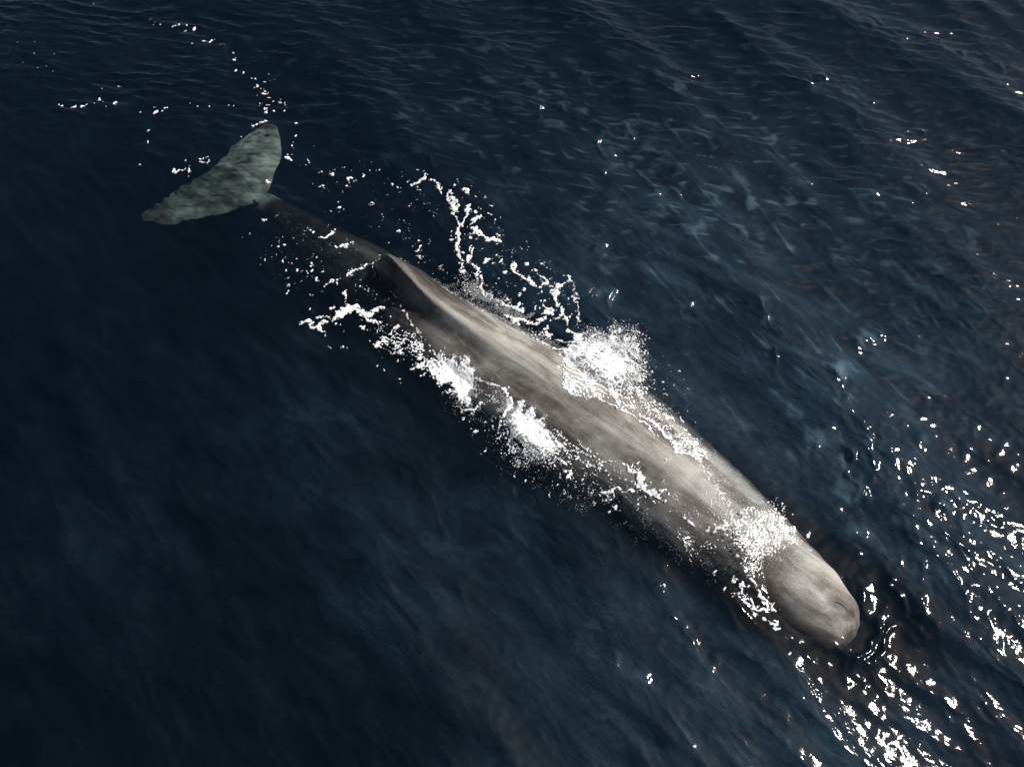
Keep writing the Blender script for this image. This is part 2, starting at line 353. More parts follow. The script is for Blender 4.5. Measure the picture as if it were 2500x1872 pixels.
def loft_blade(chords, zs, thick, nchord=14):
    """blade from chord to chord with a lens section"""
    k0 = len(vv); A = [];
    n = 60
    C = cr_interp([list(a) + list(b) + [z] for (a, b), z in zip(chords, zs)], n)
    T = np.interp(np.linspace(0, 1, n), np.linspace(0, 1, len(thick)), thick)
    m_ = 2 * nchord
    for k in range(n):
        z = C[k, 4]; te = D(C[k, 0], C[k, 1], z); le = D(C[k, 2], C[k, 3], z)
        for q in range(m_):
            ph = 2 * math.pi * q / m_
            s_ = (1 - math.cos(ph)) / 2
            p = te + (le - te) * s_
            prof = math.sin(ph) * (0.35 + 0.65 * s_)
            vv.append((p[0], p[1], p[2] + T[k] * prof))
    for k in range(n - 1):
        for q in range(m_):
            q2 = (q + 1) % m_
            ff.append((k0 + k * m_ + q, k0 + k * m_ + q2, k0 + (k + 1) * m_ + q2, k0 + (k + 1) * m_ + q))
    ff.append(tuple(k0 + q for q in range(m_))[::-1]); ff.append(tuple(k0 + (n - 1) * m_ + q for q in range(m_)))
CH = [((576, 266), (596, 271)), ((556, 271), (606, 290)), ((528, 289), (610, 318)), ((505, 310), (604, 355)),
      ((478, 337), (590, 386)), ((462, 362), (566, 428)), ((430, 381), (520, 452)), ((398, 399), (470, 465)),
      ((362, 423), (415, 477)), ((326, 445), (355, 487)), ((300, 466), (310, 482))]
loft_blade(CH, [-.30, -.30, -.30, -.31, -.33, -.36, -.36, -.38, -.42, -.47, -.50], [.035, .045, .055, .065, .08, .12, .08, .065, .055, .045, .035])
# flippers below the shoulders
loft_blade([((1560, 1190), (1640, 1230)), ((1580, 1260), (1670, 1290)), ((1610, 1320), (1690, 1340)), ((1650, 1370), (1675, 1375))],
           [-0.9, -0.85, -0.85, -0.85], [.07, .06, .05, .03])
loft_blade([((1540, 1080), (1640, 1140)), ((1570, 1060), (1650, 1120)), ((1590, 1050), (1640, 1100)), ((1600, 1060), (1620, 1080))],
           [-1.1, -1.5, -1.8, -1.95], [.07, .06, .05, .03])
vv = np.array(vv)
raw = mesh_obj("whale_raw", vv, ff, None)
rm = raw.modifiers.new("r", 'REMESH'); rm.mode = 'VOXEL'; rm.voxel_size = 0.024; rm.use_smooth_shade = True
sm = raw.modifiers.new("s", 'SMOOTH'); sm.factor = 0.5; sm.iterations = 6
dg = bpy.context.evaluated_depsgraph_get()
wm = bpy.data.meshes.new_from_object(raw.evaluated_get(dg))
bpy.data.objects.remove(raw)
nv = len(wm.vertices); WV = np.empty(nv * 3, np.float32); wm.vertices.foreach_get("co", WV); WV = WV.reshape(-1, 3)

m, t, N, out, L = new_mat("whale_skin")
tc = N("TexCoord")
mp = N("Mapping"); mp.inputs["Rotation"].default_value = (0, 0, -AANG); L(tc.outputs["Object"], mp.inputs["Vector"])
ms = N("Mapping"); ms.inputs["Scale"].default_value = (0.28, 1.5, 1.5); L(mp.outputs[0], ms.inputs["Vector"])
def noise(scale, detail, rough, vec, dist=0.0):
    n = N("TexNoise", i_Scale=scale, i_Detail=detail, i_Roughness=rough); n.inputs["Distortion"].default_value = dist
    L(vec, n.inputs["Vector"]); return n
a1 = noise(2.6, 6, 0.62, ms.outputs[0], 0.5)
a2 = noise(1.3, 4, 0.5, mp.outputs[0], 0.3)
a3 = noise(45, 3, 0.6, mp.outputs[0])
c1 = ramp(N, [(0.38, (0.05, 0.042, 0.036)), (0.47, (0.13, 0.115, 0.102)), (0.54, (0.244, 0.232, 0.21)), (0.66, (0.372, 0.36, 0.332))]); 
mxn = N("Mix", data_type='FLOAT'); mxn.inputs[0].default_value = 0.42; L(a1.outputs["Fac"], mxn.inputs[2]); L(a2.outputs["Fac"], mxn.inputs[3])
mx3 = N("Mix", data_type='FLOAT'); mx3.inputs[0].default_value = 0.12; L(mxn.outputs[0], mx3.inputs[2]); L(a3.outputs["Fac"], mx3.inputs[3])
L(mx3.outputs[0], c1.inputs[0])
pb = N("BsdfPrincipled", i_Roughness=0.43, i_IOR=1.36)
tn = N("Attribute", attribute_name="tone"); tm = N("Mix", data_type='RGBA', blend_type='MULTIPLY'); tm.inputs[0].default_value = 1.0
prev = c1.outputs[0]
_b0 = D(1150, 850, -0.6)
for (xa, ya), (xb, yb), z_, wd_, col_ in [((1240,836),(1316,887),.27,.006,(.09,.075,.065)), ((1316,887),(1367,927),.26,.006,(.09,.075,.065)), ((1558,1108),(1569,1125),.2,.007,(.10,.085,.075)),
        ((1569,1098),(1587,1117),.2,.006,(.46,.45,.42)), ((1573,1102),(1590,1122),.2,.005,(.09,.08,.07)), ((1619,1132),(1640,1117),.2,.006,(.5,.49,.46)),
        ((1470,1030),(1500,1052),.25,.005,(.42,.40,.37)), ((1180,800),(1250,868),.3,.005,(.12,.10,.09)), ((1940,1420),(1985,1440),.2,.005,(.44,.43,.40))]:
    a_ = P(xa, ya, z_) - np.array([_b0[0], _b0[1], 0]); b_ = P(xb, yb, z_) - np.array([_b0[0], _b0[1], 0]); a_[2] = b_[2] = 0; e_ = b_ - a_
    fl = N("VectorMath", operation='MULTIPLY'); L(tc.outputs["Object"], fl.inputs[0]); fl.inputs[1].default_value = (1, 1, 0)
    su = N("VectorMath", operation='SUBTRACT'); L(fl.outputs[0], su.inputs[0]); su.inputs[1].default_value = tuple(a_)
    do = N("VectorMath", operation='DOT_PRODUCT'); L(su.outputs[0], do.inputs[0]); do.inputs[1].default_value = tuple(e_ / (e_ @ e_))
    cl = N("Clamp"); L(do.outputs["Value"], cl.inputs[0])
    sc_ = N("VectorMath", operation='SCALE'); sc_.inputs[0].default_value = tuple(e_); L(cl.outputs[0], sc_.inputs["Scale"])
    ds = N("VectorMath", operation='DISTANCE'); L(su.outputs[0], ds.inputs[0]); L(sc_.outputs[0], ds.inputs[1])
    mp_ = N("MapRange"); L(ds.outputs["Value"], mp_.inputs["Value"]); mp_.inputs["From Min"].default_value = wd_ * 0.5; mp_.inputs["From Max"].default_value = wd_ * 2; mp_.inputs["To Min"].default_value = 0.36; mp_.inputs["To Max"].default_value = 0.0
    ms_ = N("Mix", data_type='RGBA'); L(mp_.outputs[0], ms_.inputs[0]); L(prev, ms_.inputs[6]); ms_.inputs[7].default_value = (*col_, 1); prev = ms_.outputs[2]
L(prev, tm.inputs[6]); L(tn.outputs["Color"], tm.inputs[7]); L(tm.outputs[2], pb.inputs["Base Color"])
bb = N("Bump", i_Strength=0.7, i_Distance=0.016); L(a1.outputs["Fac"], bb.inputs["Height"])
bc = N("Bump", i_Strength=0.5, i_Distance=0.003); L(a3.outputs["Fac"], bc.inputs["Height"]); L(bb.outputs[0], bc.inputs["Normal"])
dr = N("Attribute", attribute_name="dry"); drm = N("Math", operation='MULTIPLY'); L(dr.outputs["Fac"], drm.inputs[0]); drm.inputs[1].default_value = 0.36; L(drm.outputs[0], pb.inputs["Specular IOR Level"])
L(bc.outputs[0], pb.inputs["Normal"]); L(pb.outputs[0], out.inputs["Surface"])
m_skin = m
base = np.array([D(1150, 850, -0.6)[0], D(1150, 850, -0.6)[1], -1.2], np.float32)
from mathutils import noise as mn
_no = np.empty(nv * 3, np.float32); wm.vertices.foreach_get("normal", _no); _no = _no.reshape(-1, 3)
_al = (WV[:, 0] - D(900, 640)[0]) * math.cos(AANG) + (WV[:, 1] - D(900, 640)[1]) * math.sin(AANG)
_la = -(WV[:, 0] - D(900, 640)[0]) * math.sin(AANG) + (WV[:, 1] - D(900, 640)[1]) * math.cos(AANG)
_w = np.array([mn.noise((a * 3.2, b * 5.5, c * 5.5)) + 0.6 * mn.noise((a * 9 + 7, b * 11, c * 11)) for a, b, c in zip(_al, _la, WV[:, 2])])
_tl = _al < ((D(700, 540)[:2] - D(900, 640)[:2]) @ np.array([math.cos(AANG), math.sin(AANG)]))
_amp = np.where(_tl, 0.0, 0.0045 + 0.013 * sstep(0.0, -0.2, WV[:, 2]))
WV = WV + _no * (_w * _amp)[:, None].astype(np.float32)
# the fluke: uneven, slightly waved blade
_fl = _al < ((D(562, 432)[:2] - D(900, 640)[:2]) @ np.array([math.cos(AANG), math.sin(AANG)])) + 0.1
_q = [(mn.noise((x * 3.5, y * 3.5, 1.0)) + 0.7 * mn.noise((x * 8, y * 8, 3.0)), mn.noise((x * 3.5, y * 3.5, 9.0)) + 0.7 * mn.noise((x * 8, y * 8, 5.0)), mn.noise((x * 2.2, y * 2.2, 4.0)) + 0.5 * mn.noise((x * 6, y * 6, 2.0))) for x, y, z in WV[_fl]]
WV[_fl] += np.array(_q, np.float32) * np.array([0.022, 0.026, 0.05], np.float32)
_wf = np.array([mn.noise((x * 3.2 + 0.8 * y, y * 9, 2.2)) + 0.7 * mn.noise((x * 9, y * 22, 5.0)) for x, y, z in WV]).astype(np.float32)
_ba, _bb = D(1783, 1297, 0.08), D(1838, 1328, 0.05)
_dx = _bb[:2] - _ba[:2]; _t = np.clip(((WV[:, 0] - _ba[0]) * _dx[0] + (WV[:, 1] - _ba[1]) * _dx[1]) / (_dx @ _dx), 0, 1)
_d = np.hypot(WV[:, 0] - _ba[0] - _t * _dx[0], WV[:, 1] - _ba[1] - _t * _dx[1]); _gv = np.exp(-(_d / 0.032) ** 2) * (WV[:, 2] > -0.3)
wm.vertices.foreach_set("co", (WV - base).ravel()); wm.materials.clear(); wm.materials.append(m_skin)
wm.polygons.foreach_set("use_smooth", np.ones(len(wm.polygons), bool)); wm.update()
wm.name = "sperm_whale"
# skin tone: the tail stock is nearly black, the fluke grey with painted caustic ripples, scarred pale patch on the head
_s = (WV[:, 0] - D(900, 640)[0]) * math.cos(AANG) + (WV[:, 1] - D(900, 640)[1]) * math.sin(AANG)
_f0 = (D(566, 440)[:2] - D(900, 640)[:2]) @ np.array([math.cos(AANG), math.sin(AANG)])
_h0 = (D(1640, 1250)[:2] - D(900, 640)[:2]) @ np.array([math.cos(AANG), math.sin(AANG)])
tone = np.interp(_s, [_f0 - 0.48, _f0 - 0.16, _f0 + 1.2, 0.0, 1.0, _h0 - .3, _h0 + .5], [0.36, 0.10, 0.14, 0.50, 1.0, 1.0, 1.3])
_g2 = np.exp(-(_d / 0.055) ** 2) * (WV[:, 2] > -0.3); _fw = sstep(_f0 - 0.14, _f0 - 0.42, _al + 0.10 * _wf); _dep = np.interp(WV[:, 2], [-0.6, -0.22, 0.02], [0.08, 0.34, 1.0])  # the depth term paints the submerged flank's shade into the skin
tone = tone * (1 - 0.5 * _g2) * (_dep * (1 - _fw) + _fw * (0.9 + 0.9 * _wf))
def band(pts, z, wd, k, soft=0.5):
    global tone
    d = np.full(nv, 9.0)
    w_ = [D(x, y, z)[:2] for x, y in pts]
    if len(w_) == 1: w_ = w_ * 2
    for p, q in zip(w_[:-1], w_[1:]):
        e = q - p; t_ = np.clip(((WV[:, 0] - p[0]) * e[0] + (WV[:, 1] - p[1]) * e[1]) / (e @ e + 1e-9), 0, 1)
        d = np.minimum(d, np.hypot(WV[:, 0] - p[0] - t_ * e[0], WV[:, 1] - p[1] - t_ * e[1]))
    tone = tone * (1 - (1 - k) * np.exp(-(d / wd) ** 2) * np.clip(0.85 + soft * _wf + 0.3 * _w, 0, 1.3))
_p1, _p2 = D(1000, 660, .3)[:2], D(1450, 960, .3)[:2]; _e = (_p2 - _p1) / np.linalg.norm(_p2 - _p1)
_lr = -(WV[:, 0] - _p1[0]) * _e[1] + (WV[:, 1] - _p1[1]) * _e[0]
tone = tone * np.where(_fw > 0.5, 1.0, np.interp(_lr, [-1.15, -0.55], [0.30, 1.0]))  # shade of the left flank put into the skin colour
tone = tone * (0.80 + 0.24 * sstep(-0.25, 0.10, _lr + 0.10 * _wf))  # left of the ridge darker: own tone and painted shade together
band([(850, 600), (880, 640), (920, 680)], 0.2, 0.13, 0.35)  # shadow on the hump's left face, painted into the skin
band([(930, 668), (1060, 768), (1200, 875), (1340, 965), (1430, 1010)], 0.3, 0.13, 0.52)
band([(1000, 760), (1120, 860), (1250, 955)], 0.25, 0.06, 0.65)
band([(880, 690), (960, 770), (1050, 840)], 0.15, 0.10, 0.7)
band([(1385, 1010), (1430, 1040)], 0.25, 0.17, 0.55, 1.0)
band([(1661, 1258), (1715, 1296), (1765, 1322)], 0.2, 0.09, 0.66)
band([(1785, 1290), (1810, 1312), (1836, 1328)], 0.2, 0.035, 0.5)
band([(1788, 1262), (1794, 1268)], 0.2, 0.02, 0.45)
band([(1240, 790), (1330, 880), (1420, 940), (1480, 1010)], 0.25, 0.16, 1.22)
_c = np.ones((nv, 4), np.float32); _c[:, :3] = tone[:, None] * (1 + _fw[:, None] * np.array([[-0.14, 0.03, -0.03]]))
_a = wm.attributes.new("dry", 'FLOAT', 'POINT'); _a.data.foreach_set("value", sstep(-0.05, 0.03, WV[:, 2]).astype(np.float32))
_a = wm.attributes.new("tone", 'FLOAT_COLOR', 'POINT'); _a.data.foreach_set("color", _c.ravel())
whale = bpy.data.objects.new("sperm_whale", wm); whale.location = base; COL.objects.link(whale)
tag(whale, "grey sperm whale surfacing with blunt wet head, ridged back and pale underwater fluke", "whale")

# ------------------------------------------------------------------ foam
FD = 0.0105
FX0, FY0 = -10.6, 2.0
fx = np.arange(FX0, 6.2, FD); fy = np.arange(FY0, 14.6, FD)
FGX, FGY = np.meshgrid(fx, fy); fny, fnx = FGX.shape
def fnoise(l0, l1, seed, th=None, sp=0.7): return field(fny, fnx, FD, l0, l1, seed, th, sp)
wx = 0.030 * fnoise(0.12, 0.4, 31) + 0.010 * fnoise(0.04, 0.09, 32)
wy = 0.030 * fnoise(0.12, 0.4, 33) + 0.010 * fnoise(0.04, 0.09, 34)
UX = FGX + 0.50 * wx; UY = FGY + 0.50 * wy; RMOD = np.clip(1.0 + 0.30 * fnoise(0.06, 0.2, 36) + 0.22 * fnoise(0.03, 0.07, 37), 0.35, 1.7); RX = FGX + wx; RY = FGY + wy
def ranked(T):
    q = np.quantile(T[::7, ::7], np.linspace(0, 1, 201)); return np.interp(T, q, np.linspace(0, 1, 201))
web = ranked(np.abs(fnoise(0.10, 0.26, 41, AANG + 1.57, 0.9)) + 0.45 * fnoise(0.03, 0.07, 42) + 0.25 * np.abs(fnoise(0.05, 0.1, 46)))
speck = ranked(fnoise(0.035, 0.075, 43) + 0.6 * fnoise(0.10, 0.3, 44) + 0.5 * fnoise(0.022, 0.035, 45))
FV = np.full((fny, fnx), -1.0, np.float32)
DN = {'web': np.zeros((fny, fnx), np.float32), 'speck': np.zeros((fny, fnx), np.float32)}
def window(x0, x1, y0, y1):
    i0 = max(int((x0 - FX0) / FD), 0); i1 = min(int((x1 - FX0) / FD) + 1, fnx)
    j0 = max(int((y0 - FY0) / FD), 0); j1 = min(int((y1 - FY0) / FD) + 1, fny)
    return slice(j0, max(j1, j0)), slice(i0, max(i1, i0))
class View:                                        # an enlargement of the photo in which places were measured
    def __init__(s, ox, oy, sc): s.ox, s.oy, s.sc = ox, oy, sc
    def pt(s, x, y): return P(s.ox + x / s.sc, s.oy + y / s.sc)[:2]
    def rad(s, x, y, r):
        a = s.pt(x, y); b = s.pt(x + 10, y); return np.linalg.norm(a - b) / 10 * r
Q = View(0, 0, 0.8848)
def stroke(v, pts, clear=True, k=1.12):
    w_ = [(*v.pt(x, y), v.rad(x, y, r) * k) for x, y, r in pts]
    if len(w_) == 1: w_ = w_ * 2
    for (ax, ay, ar), (bx, by, br) in zip(w_[:-1], w_[1:]):
        m_ = max(ar, br) + 0.12
        sj, si = window(min(ax, bx) - m_, max(ax, bx) + m_, min(ay, by) - m_, max(ay, by) + m_)
        X = UX[sj, si]; Y = UY[sj, si]
        dx, dy = bx - ax, by - ay; l2 = dx * dx + dy * dy + 1e-12
        t_ = np.clip(((X - ax) * dx + (Y - ay) * dy) / l2, 0, 1)
        d = np.hypot(X - ax - t_ * dx, Y - ay - t_ * dy); r_ = ar + (br - ar) * t_
        FV[sj, si] = np.maximum(FV[sj, si], (r_ * (RMOD[sj, si] if l2 > 1e-6 else 0.5 + 0.5 * RMOD[sj, si]) - d) / 0.03)
def region(v, poly, dens, typ='web', soft=0.08):
    pw_ = np.array([v.pt(x, y) for x, y in poly]); m_ = soft + 0.1
    sj, si = window(pw_[:, 0].min() - m_, pw_[:, 0].max() + m_, pw_[:, 1].min() - m_, pw_[:, 1].max() + m_)
    X = RX[sj, si]; Y = RY[sj, si]; dmin = np.full(X.shape, 9.0); ins = np.zeros(X.shape, bool)
    for (ax, ay), (bx, by) in zip(pw_, np.roll(pw_, -1, 0)):
        dx, dy = bx - ax, by - ay; t_ = np.clip(((X - ax) * dx + (Y - ay) * dy) / (dx * dx + dy * dy + 1e-12), 0, 1)
        dmin = np.minimum(dmin, np.hypot(X - ax - t_ * dx, Y - ay - t_ * dy))
        c_ = ((ay > Y) != (by > Y)) & (X < (bx - ax) * (Y - ay) / (by - ay + 1e-12) + ax)
        ins ^= c_
    sd = np.where(ins, dmin, -dmin)
    DN[typ][sj, si] = np.maximum(DN[typ][sj, si], dens * sstep(-soft, soft, sd))
rng = np.random.default_rng(5)
def scatter(v, poly, n, r0, r1):
    a = np.array(poly, float); lo = a.min(0); hi = a.max(0); c = 0
    while c < n:
        x, y = lo + (hi - lo) * rng.random(2)
        ins = False
        for (ax, ay), (bx, by) in zip(a, np.roll(a, -1, 0)):
            if (ay > y) != (by > y) and x < (bx - ax) * (y - ay) / (by - ay) + ax: ins = not ins
        if not ins: continue
        c += 1
        # specks come in little groups
        r_ = r0 + (r1 - r0) * rng.random() ** 3
        stroke(v, [(x, y, r_)])
        for _ in range(rng.integers(0, 3)):
            stroke(v, [(x + rng.normal(0, 7), y + rng.normal(0, 7), r0 + (r_ - r0) * rng.random() * 0.6)])

A5 = View(300, 0, 3.68)
for x, y, r_ in [(244,160,7),(295,186,6),(270,214,6),(325,221,5),(578,234,9),(557,284,9),(642,261,16),(824,364,6),(629,398,9),(883,385,6),(897,405,6),(988,461,11),(998,518,14),
    (1017,612,16),(1068,633,10),(1142,675,8),(1186,682,13),(1198,748,18),(1230,775,10),(1268,787,8),(1270,818,15),(1220,803,6),(1302,854,8),(1268,716,8),(1226,893,9),(1293,916,9),(1335,885,8),
    (1265,955,15),(1272,978,14),(1340,975,10),(1397,890,7),(1439,887,8),(1458,911,8),(1415,860,7),(1439,958,9),(1545,1078,13),(1530,1116,6),(1533,1170,12),(1500,1270,11),(1522,1293,8),
    (1527,1236,7),(1275,1060,14),(1467,1367,8),(1500,1360,8),(1475,1400,18),(1500,1420,8),(1660,1408,9),(1638,1438,6),(1627,1456,7),(1596,1464,6),(282,975,10),(302,1012,12),(348,1006,10),
    (394,990,14),(158,1022,10),(612,960,7),(680,982,8),(788,977,7),(957,948,6),(993,955,6),(226,1182,12),(217,1287,9),(160,1472,9),(575,1474,8),(1983,1465,8),(2038,1500,7),(2162,1547,14),
    (2050,1562,10),(1957,1470,7),(1817,1236,5),(1700,1275,5),(605,1568,16),(608,1607,9),(593,1535,9),(1226,925,5),(1190,832,5),(1170,768,5),(1313,652,5),(1370,697,4),(1327,702,5),(1284,688,5),(1340,700,4)]:
    stroke(A5, [(x, y, r_)], k=1.12)
for p_ in [[(450,242,7),(500,232,8)],[(702,375,8),(745,371,9),(785,368,8)],[(1234,1090,9),(1258,1084,9)],[(1160,1128,9),(1185,1112,15),(1198,1102,9)],[(1300,1648,10),(1325,1640,12)],
           [(460,1542,16),(500,1550,9),(540,1538,11),(570,1534,8)],[(705,1458,8),(755,1450,9)],[(712,1485,8),(740,1492,12),(760,1492,9)],[(780,1505,5),(800,1472,7)]]:
    stroke(A5, p_)
A8 = View(0, 0, 3.154)
for x, y, r_ in [(570,827,10),(640,820,10),(652,814,8),(750,772,7),(762,764,7),(800,785,9),(728,800,7),(886,800,11),(897,792,10),(818,822,8),(462,815,6),(485,825,8),(427,425,6),(273,433,6),(282,334,6),
    (148,343,5),(296,531,5),(410,560,5),(916,664,7),(797,688,5),(183,495,4),(716,20,5),(365,520,4),(1850,1060,8)]:
    stroke(A8, [(x, y, r_)], k=1.1)
A6 = View(1000, 400, 3.3117)
for p_ in [[(-10,160,8),(12,155,9)],[(25,190,8),(60,178,10),(90,150,14),(135,125,12)],[(175,155,12),(225,190,15),(252,235,8),(262,262,4)],[(325,240,12),(320,290,14),(360,330,26),(365,380,20),(380,402,6)],
    [(350,402,3),(378,440,7),(395,490,10),(400,540,9),(395,620,13),(388,700,13),(395,760,15),(420,820,10),(430,900,10)],[(480,345,16),(475,400,19),(455,455,10),(418,515,6)],
    [(550,450,18),(515,482,9),(478,508,6)],[(425,212,5),(458,215,18),(485,245,7)],[(505,535,5),(545,565,30),(575,590,22),(610,600,14),(650,628,18),(700,628,30)],[(595,820,9),(625,797,16),(650,790,9)],
    [(530,700,12),(500,745,9),(470,805,16)],[(515,810,12),(535,860,12),(552,905,16),(546,945,8)],[(588,925,6),(568,980,13),(575,1030,12),(640,1080,8),(720,1130,7),(790,1165,9),(860,1190,14),(910,1200,18)],
    [(845,835,16),(828,850,14),(850,885,10),(900,915,13),(950,935,12),(1025,990,12),(1060,1000,8)],[(1030,890,6),(1080,915,12),(1125,955,18),(1065,975,12)],
    [(1250,950,8),(1200,985,28),(1180,1040,26),(1175,1100,16),(1220,1160,11),(1245,1230,16)],[(1245,890,6),(1290,890,12),(1320,950,7),(1338,1030,6),(1350,1100,7),(1355,1180,6),(1368,1270,9)],
    [(1095,1095,7),(1085,1150,8),(1115,1175,18),(1165,1210,15),(1105,1200,18),(1070,1230,8)],[(1262,1235,14),(1268,1310,9)],[(1100,1260,8),(1055,1275,16),(1040,1300,13),(950,1300,10)],
    [(1285,1360,14),(1320,1400,22),(1365,1425,28),(1360,1490,20)],[(1180,1440,8),(1230,1468,7),(1310,1470,5)],[(1105,1385,14),(1135,1410,14)],[(845,1175,12),(900,1145,10)],
    [(780,1240,14),(850,1275,24),(930,1285,18)],[(1010,1180,8),(1030,1150,9)],[(970,940,10),(1000,970,12),(1050,1000,9)],[(1000,860,12),(1030,865,11)],[(770,895,13),(790,885,8)],[(940,820,9),(960,812,9)],
    [(485,600,10),(500,605,8)],[(345,630,9),(365,618,8)],[(480,720,8),(500,690,7)],[(435,730,14)],[(540,622,6)],[(660,335,11)],[(640,412,9),(665,412,7)],[(675,480,9)],[(610,268,10),(595,270,6)],
    [(530,262,9),(545,270,7)],[(575,380,5),(600,388,5)],[(488,275,7)],[(372,182,8)],[(948,630,8)],[(967,663,9)],[(705,745,10)],[(740,805,12)],[(795,705,7)],[(752,715,6)],[(840,722,6)],[(825,798,8)],[(855,788,10)],
    [(82,745,12),(90,760,8)],[(65,690,8),(90,650,8)],[(75,612,9),(95,610,6)],[(915,1025,10)],[(890,1090,6),(895,1075,8)],[(1040,1060,7),(1065,1025,6)],[(1220,1100,9)],[(1300,1230,16)],[(1110,1250,8)],
    [(1000,1190,10),(1025,1155,6)],[(1150,1260,8),(1220,1240,8)],[(1120,1330,10),(1075,1350,9)],[(755,1150,6),(785,1165,8),(800,1110,4)],[(730,945,8)],[(775,965,9)],[(640,1000,6)],[(655,1020,5)]]:
    stroke(A6, p_)
A2 = View(700, 550, 2.76)
for p_ in [[(400,340,7),(440,310,13),(490,285,10),(545,255,5),(575,245,3)],[(225,80,4),(260,68,11),(300,50,6),(320,15,8)],[(355,132,5),(395,128,13)],[(205,375,9)],[(260,415,4),(300,400,8),(310,378,10)],[(350,370,9)],
    [(395,430,4),(400,465,8),(385,520,5)],[(10,325,9)],[(75,310,10)],[(170,318,9)],[(238,318,7)],[(325,640,13),(355,605,24),(420,562,28),(470,562,20),(515,605,20),(560,605,14),(610,565,17),(655,550,11)],
    [(540,620,10),(580,650,10),(645,650,8)],[(95,660,7),(140,655,12),(190,690,12),(240,720,12),(215,680,10),(275,655,9)],[(200,630,7),(230,622,8),(275,622,8)],[(590,800,7),(625,803,13),(650,780,8)],
    [(700,862,7),(780,850,7)],[(720,835,7),(760,800,9),(805,765,8)],[(850,785,5),(905,800,5),(920,840,7)],[(850,958,9),(900,940,14),(925,930,12)],[(895,890,12),(910,870,8)],[(840,735,5),(870,742,6)],
    [(1085,1112,17),(1120,1120,14)],[(1195,1255,9),(1230,1250,9),(1285,1240,10),(1300,1205,8),(1340,1225,5)],[(1375,1105,5),(1420,1112,8),(1470,1150,14),(1512,1195,13),(1500,1260,11),(1450,1330,9),(1405,1400,5)],
    [(1460,1460,5),(1520,1450,10),(1560,1400,9)],[(1180,1290,7)],[(1265,1390,8),(1290,1382,6)],[(1328,1385,7)],[(515,690,11)],[(690,490,5),(680,500,4)],[(560,480,5)],[(750,475,7)],[(515,430,5)],[(470,500,4)],
    [(515,640,5)],[(520,700,10)],[(605,685,6)],[(640,890,5)],[(650,965,6)],[(755,1030,8)],[(610,940,7)],[(1015,1068,10),(1045,1070,8)],[(700,760,8),(740,745,5)],[(730,690,9),(745,680,7)],[(690,720,7),(715,710,5)],
    [(1270,1050,5),(1330,1080,4),(1380,1110,4)],[(285,825,8)],[(370,817,7)],[(398,830,5)],[(160,573,8)],[(265,745,8)],[(165,275,9)],[(240,320,6)]]:
    stroke(A2, p_)
region(A2, [(600,690),(700,680),(860,740),(940,860),(860,940),(760,820),(640,850)], 0.30, 'web', 0.10)
region(A2, [(900,880),(1050,860),(1100,905),(1120,1030),(1010,1030),(930,990)], 0.42, 'web', 0.08)
region(A2, [(930,950),(1110,912),(1160,938),(1225,935),(1260,990),(1275,1030),(1235,1090),(1205,1150),(1255,1185),(1230,1220),(1190,1215),(1155,1150),(1130,1080),(1040,1060),(980,1020)], 0.97, 'web', 0.035)
region(A2, [(1240,1040),(1300,1060),(1420,1150),(1400,1250),(1260,1180)], 0.10, 'web', 0.08)
region(A2, [(1540,1225),(1580,1235),(1640,1285),(1700,1340),(1750,1410),(1810,1440),(1825,1500),(1770,1550),(1700,1530),(1610,1480),(1560,1430),(1520,1310)], 0.94, 'web', 0.045)
region(A2, [(1380,1330),(1540,1330),(1600,1480),(1800,1540),(1950,1600),(1900,1660),(1600,1640),(1450,1520)], 0.26, 'speck', 0.15)
A3 = View(1300, 780, 5.52)
region(A3, [(372,470),(440,400),(700,370),(900,390),(1010,460),(1060,560),(1200,640),(1265,760),(1225,870),(1150,960),(1060,1030),(990,960),(900,870),(820,790),(700,690),(560,610),(450,650),(385,700)], 0.95, 'web', 0.05)
region(A3, [(385,600),(700,660),(1000,930),(1070,1080),(930,1170),(700,1150),(500,1130),(425,1070),(400,900)], 0.46, 'web', 0.04)
region(A3, [(650,160),(760,300),(1050,180),(1180,60),(1200,200),(1370,100),(1460,150),(1500,500),(1520,860),(1440,960),(1250,1010),(1100,900),(900,520),(700,420)], 0.36, 'speck', 0.24)
region(A3, [(1060,1060),(1250,960),(1450,980),(1650,1130),(1850,1350),(1950,1600),(1750,1600),(1450,1400),(1200,1290)], 0.24, 'speck', 0.06)
region(A3, [(1040,1000),(1200,930),(1300,1000),(1200,1250),(1080,1180)], 0.5, 'speck', 0.12)
region(A3, [(100,330),(380,380),(460,330),(300,300),(150,180),(0,140),(0,230)], 0.16, 'speck', 0.04)
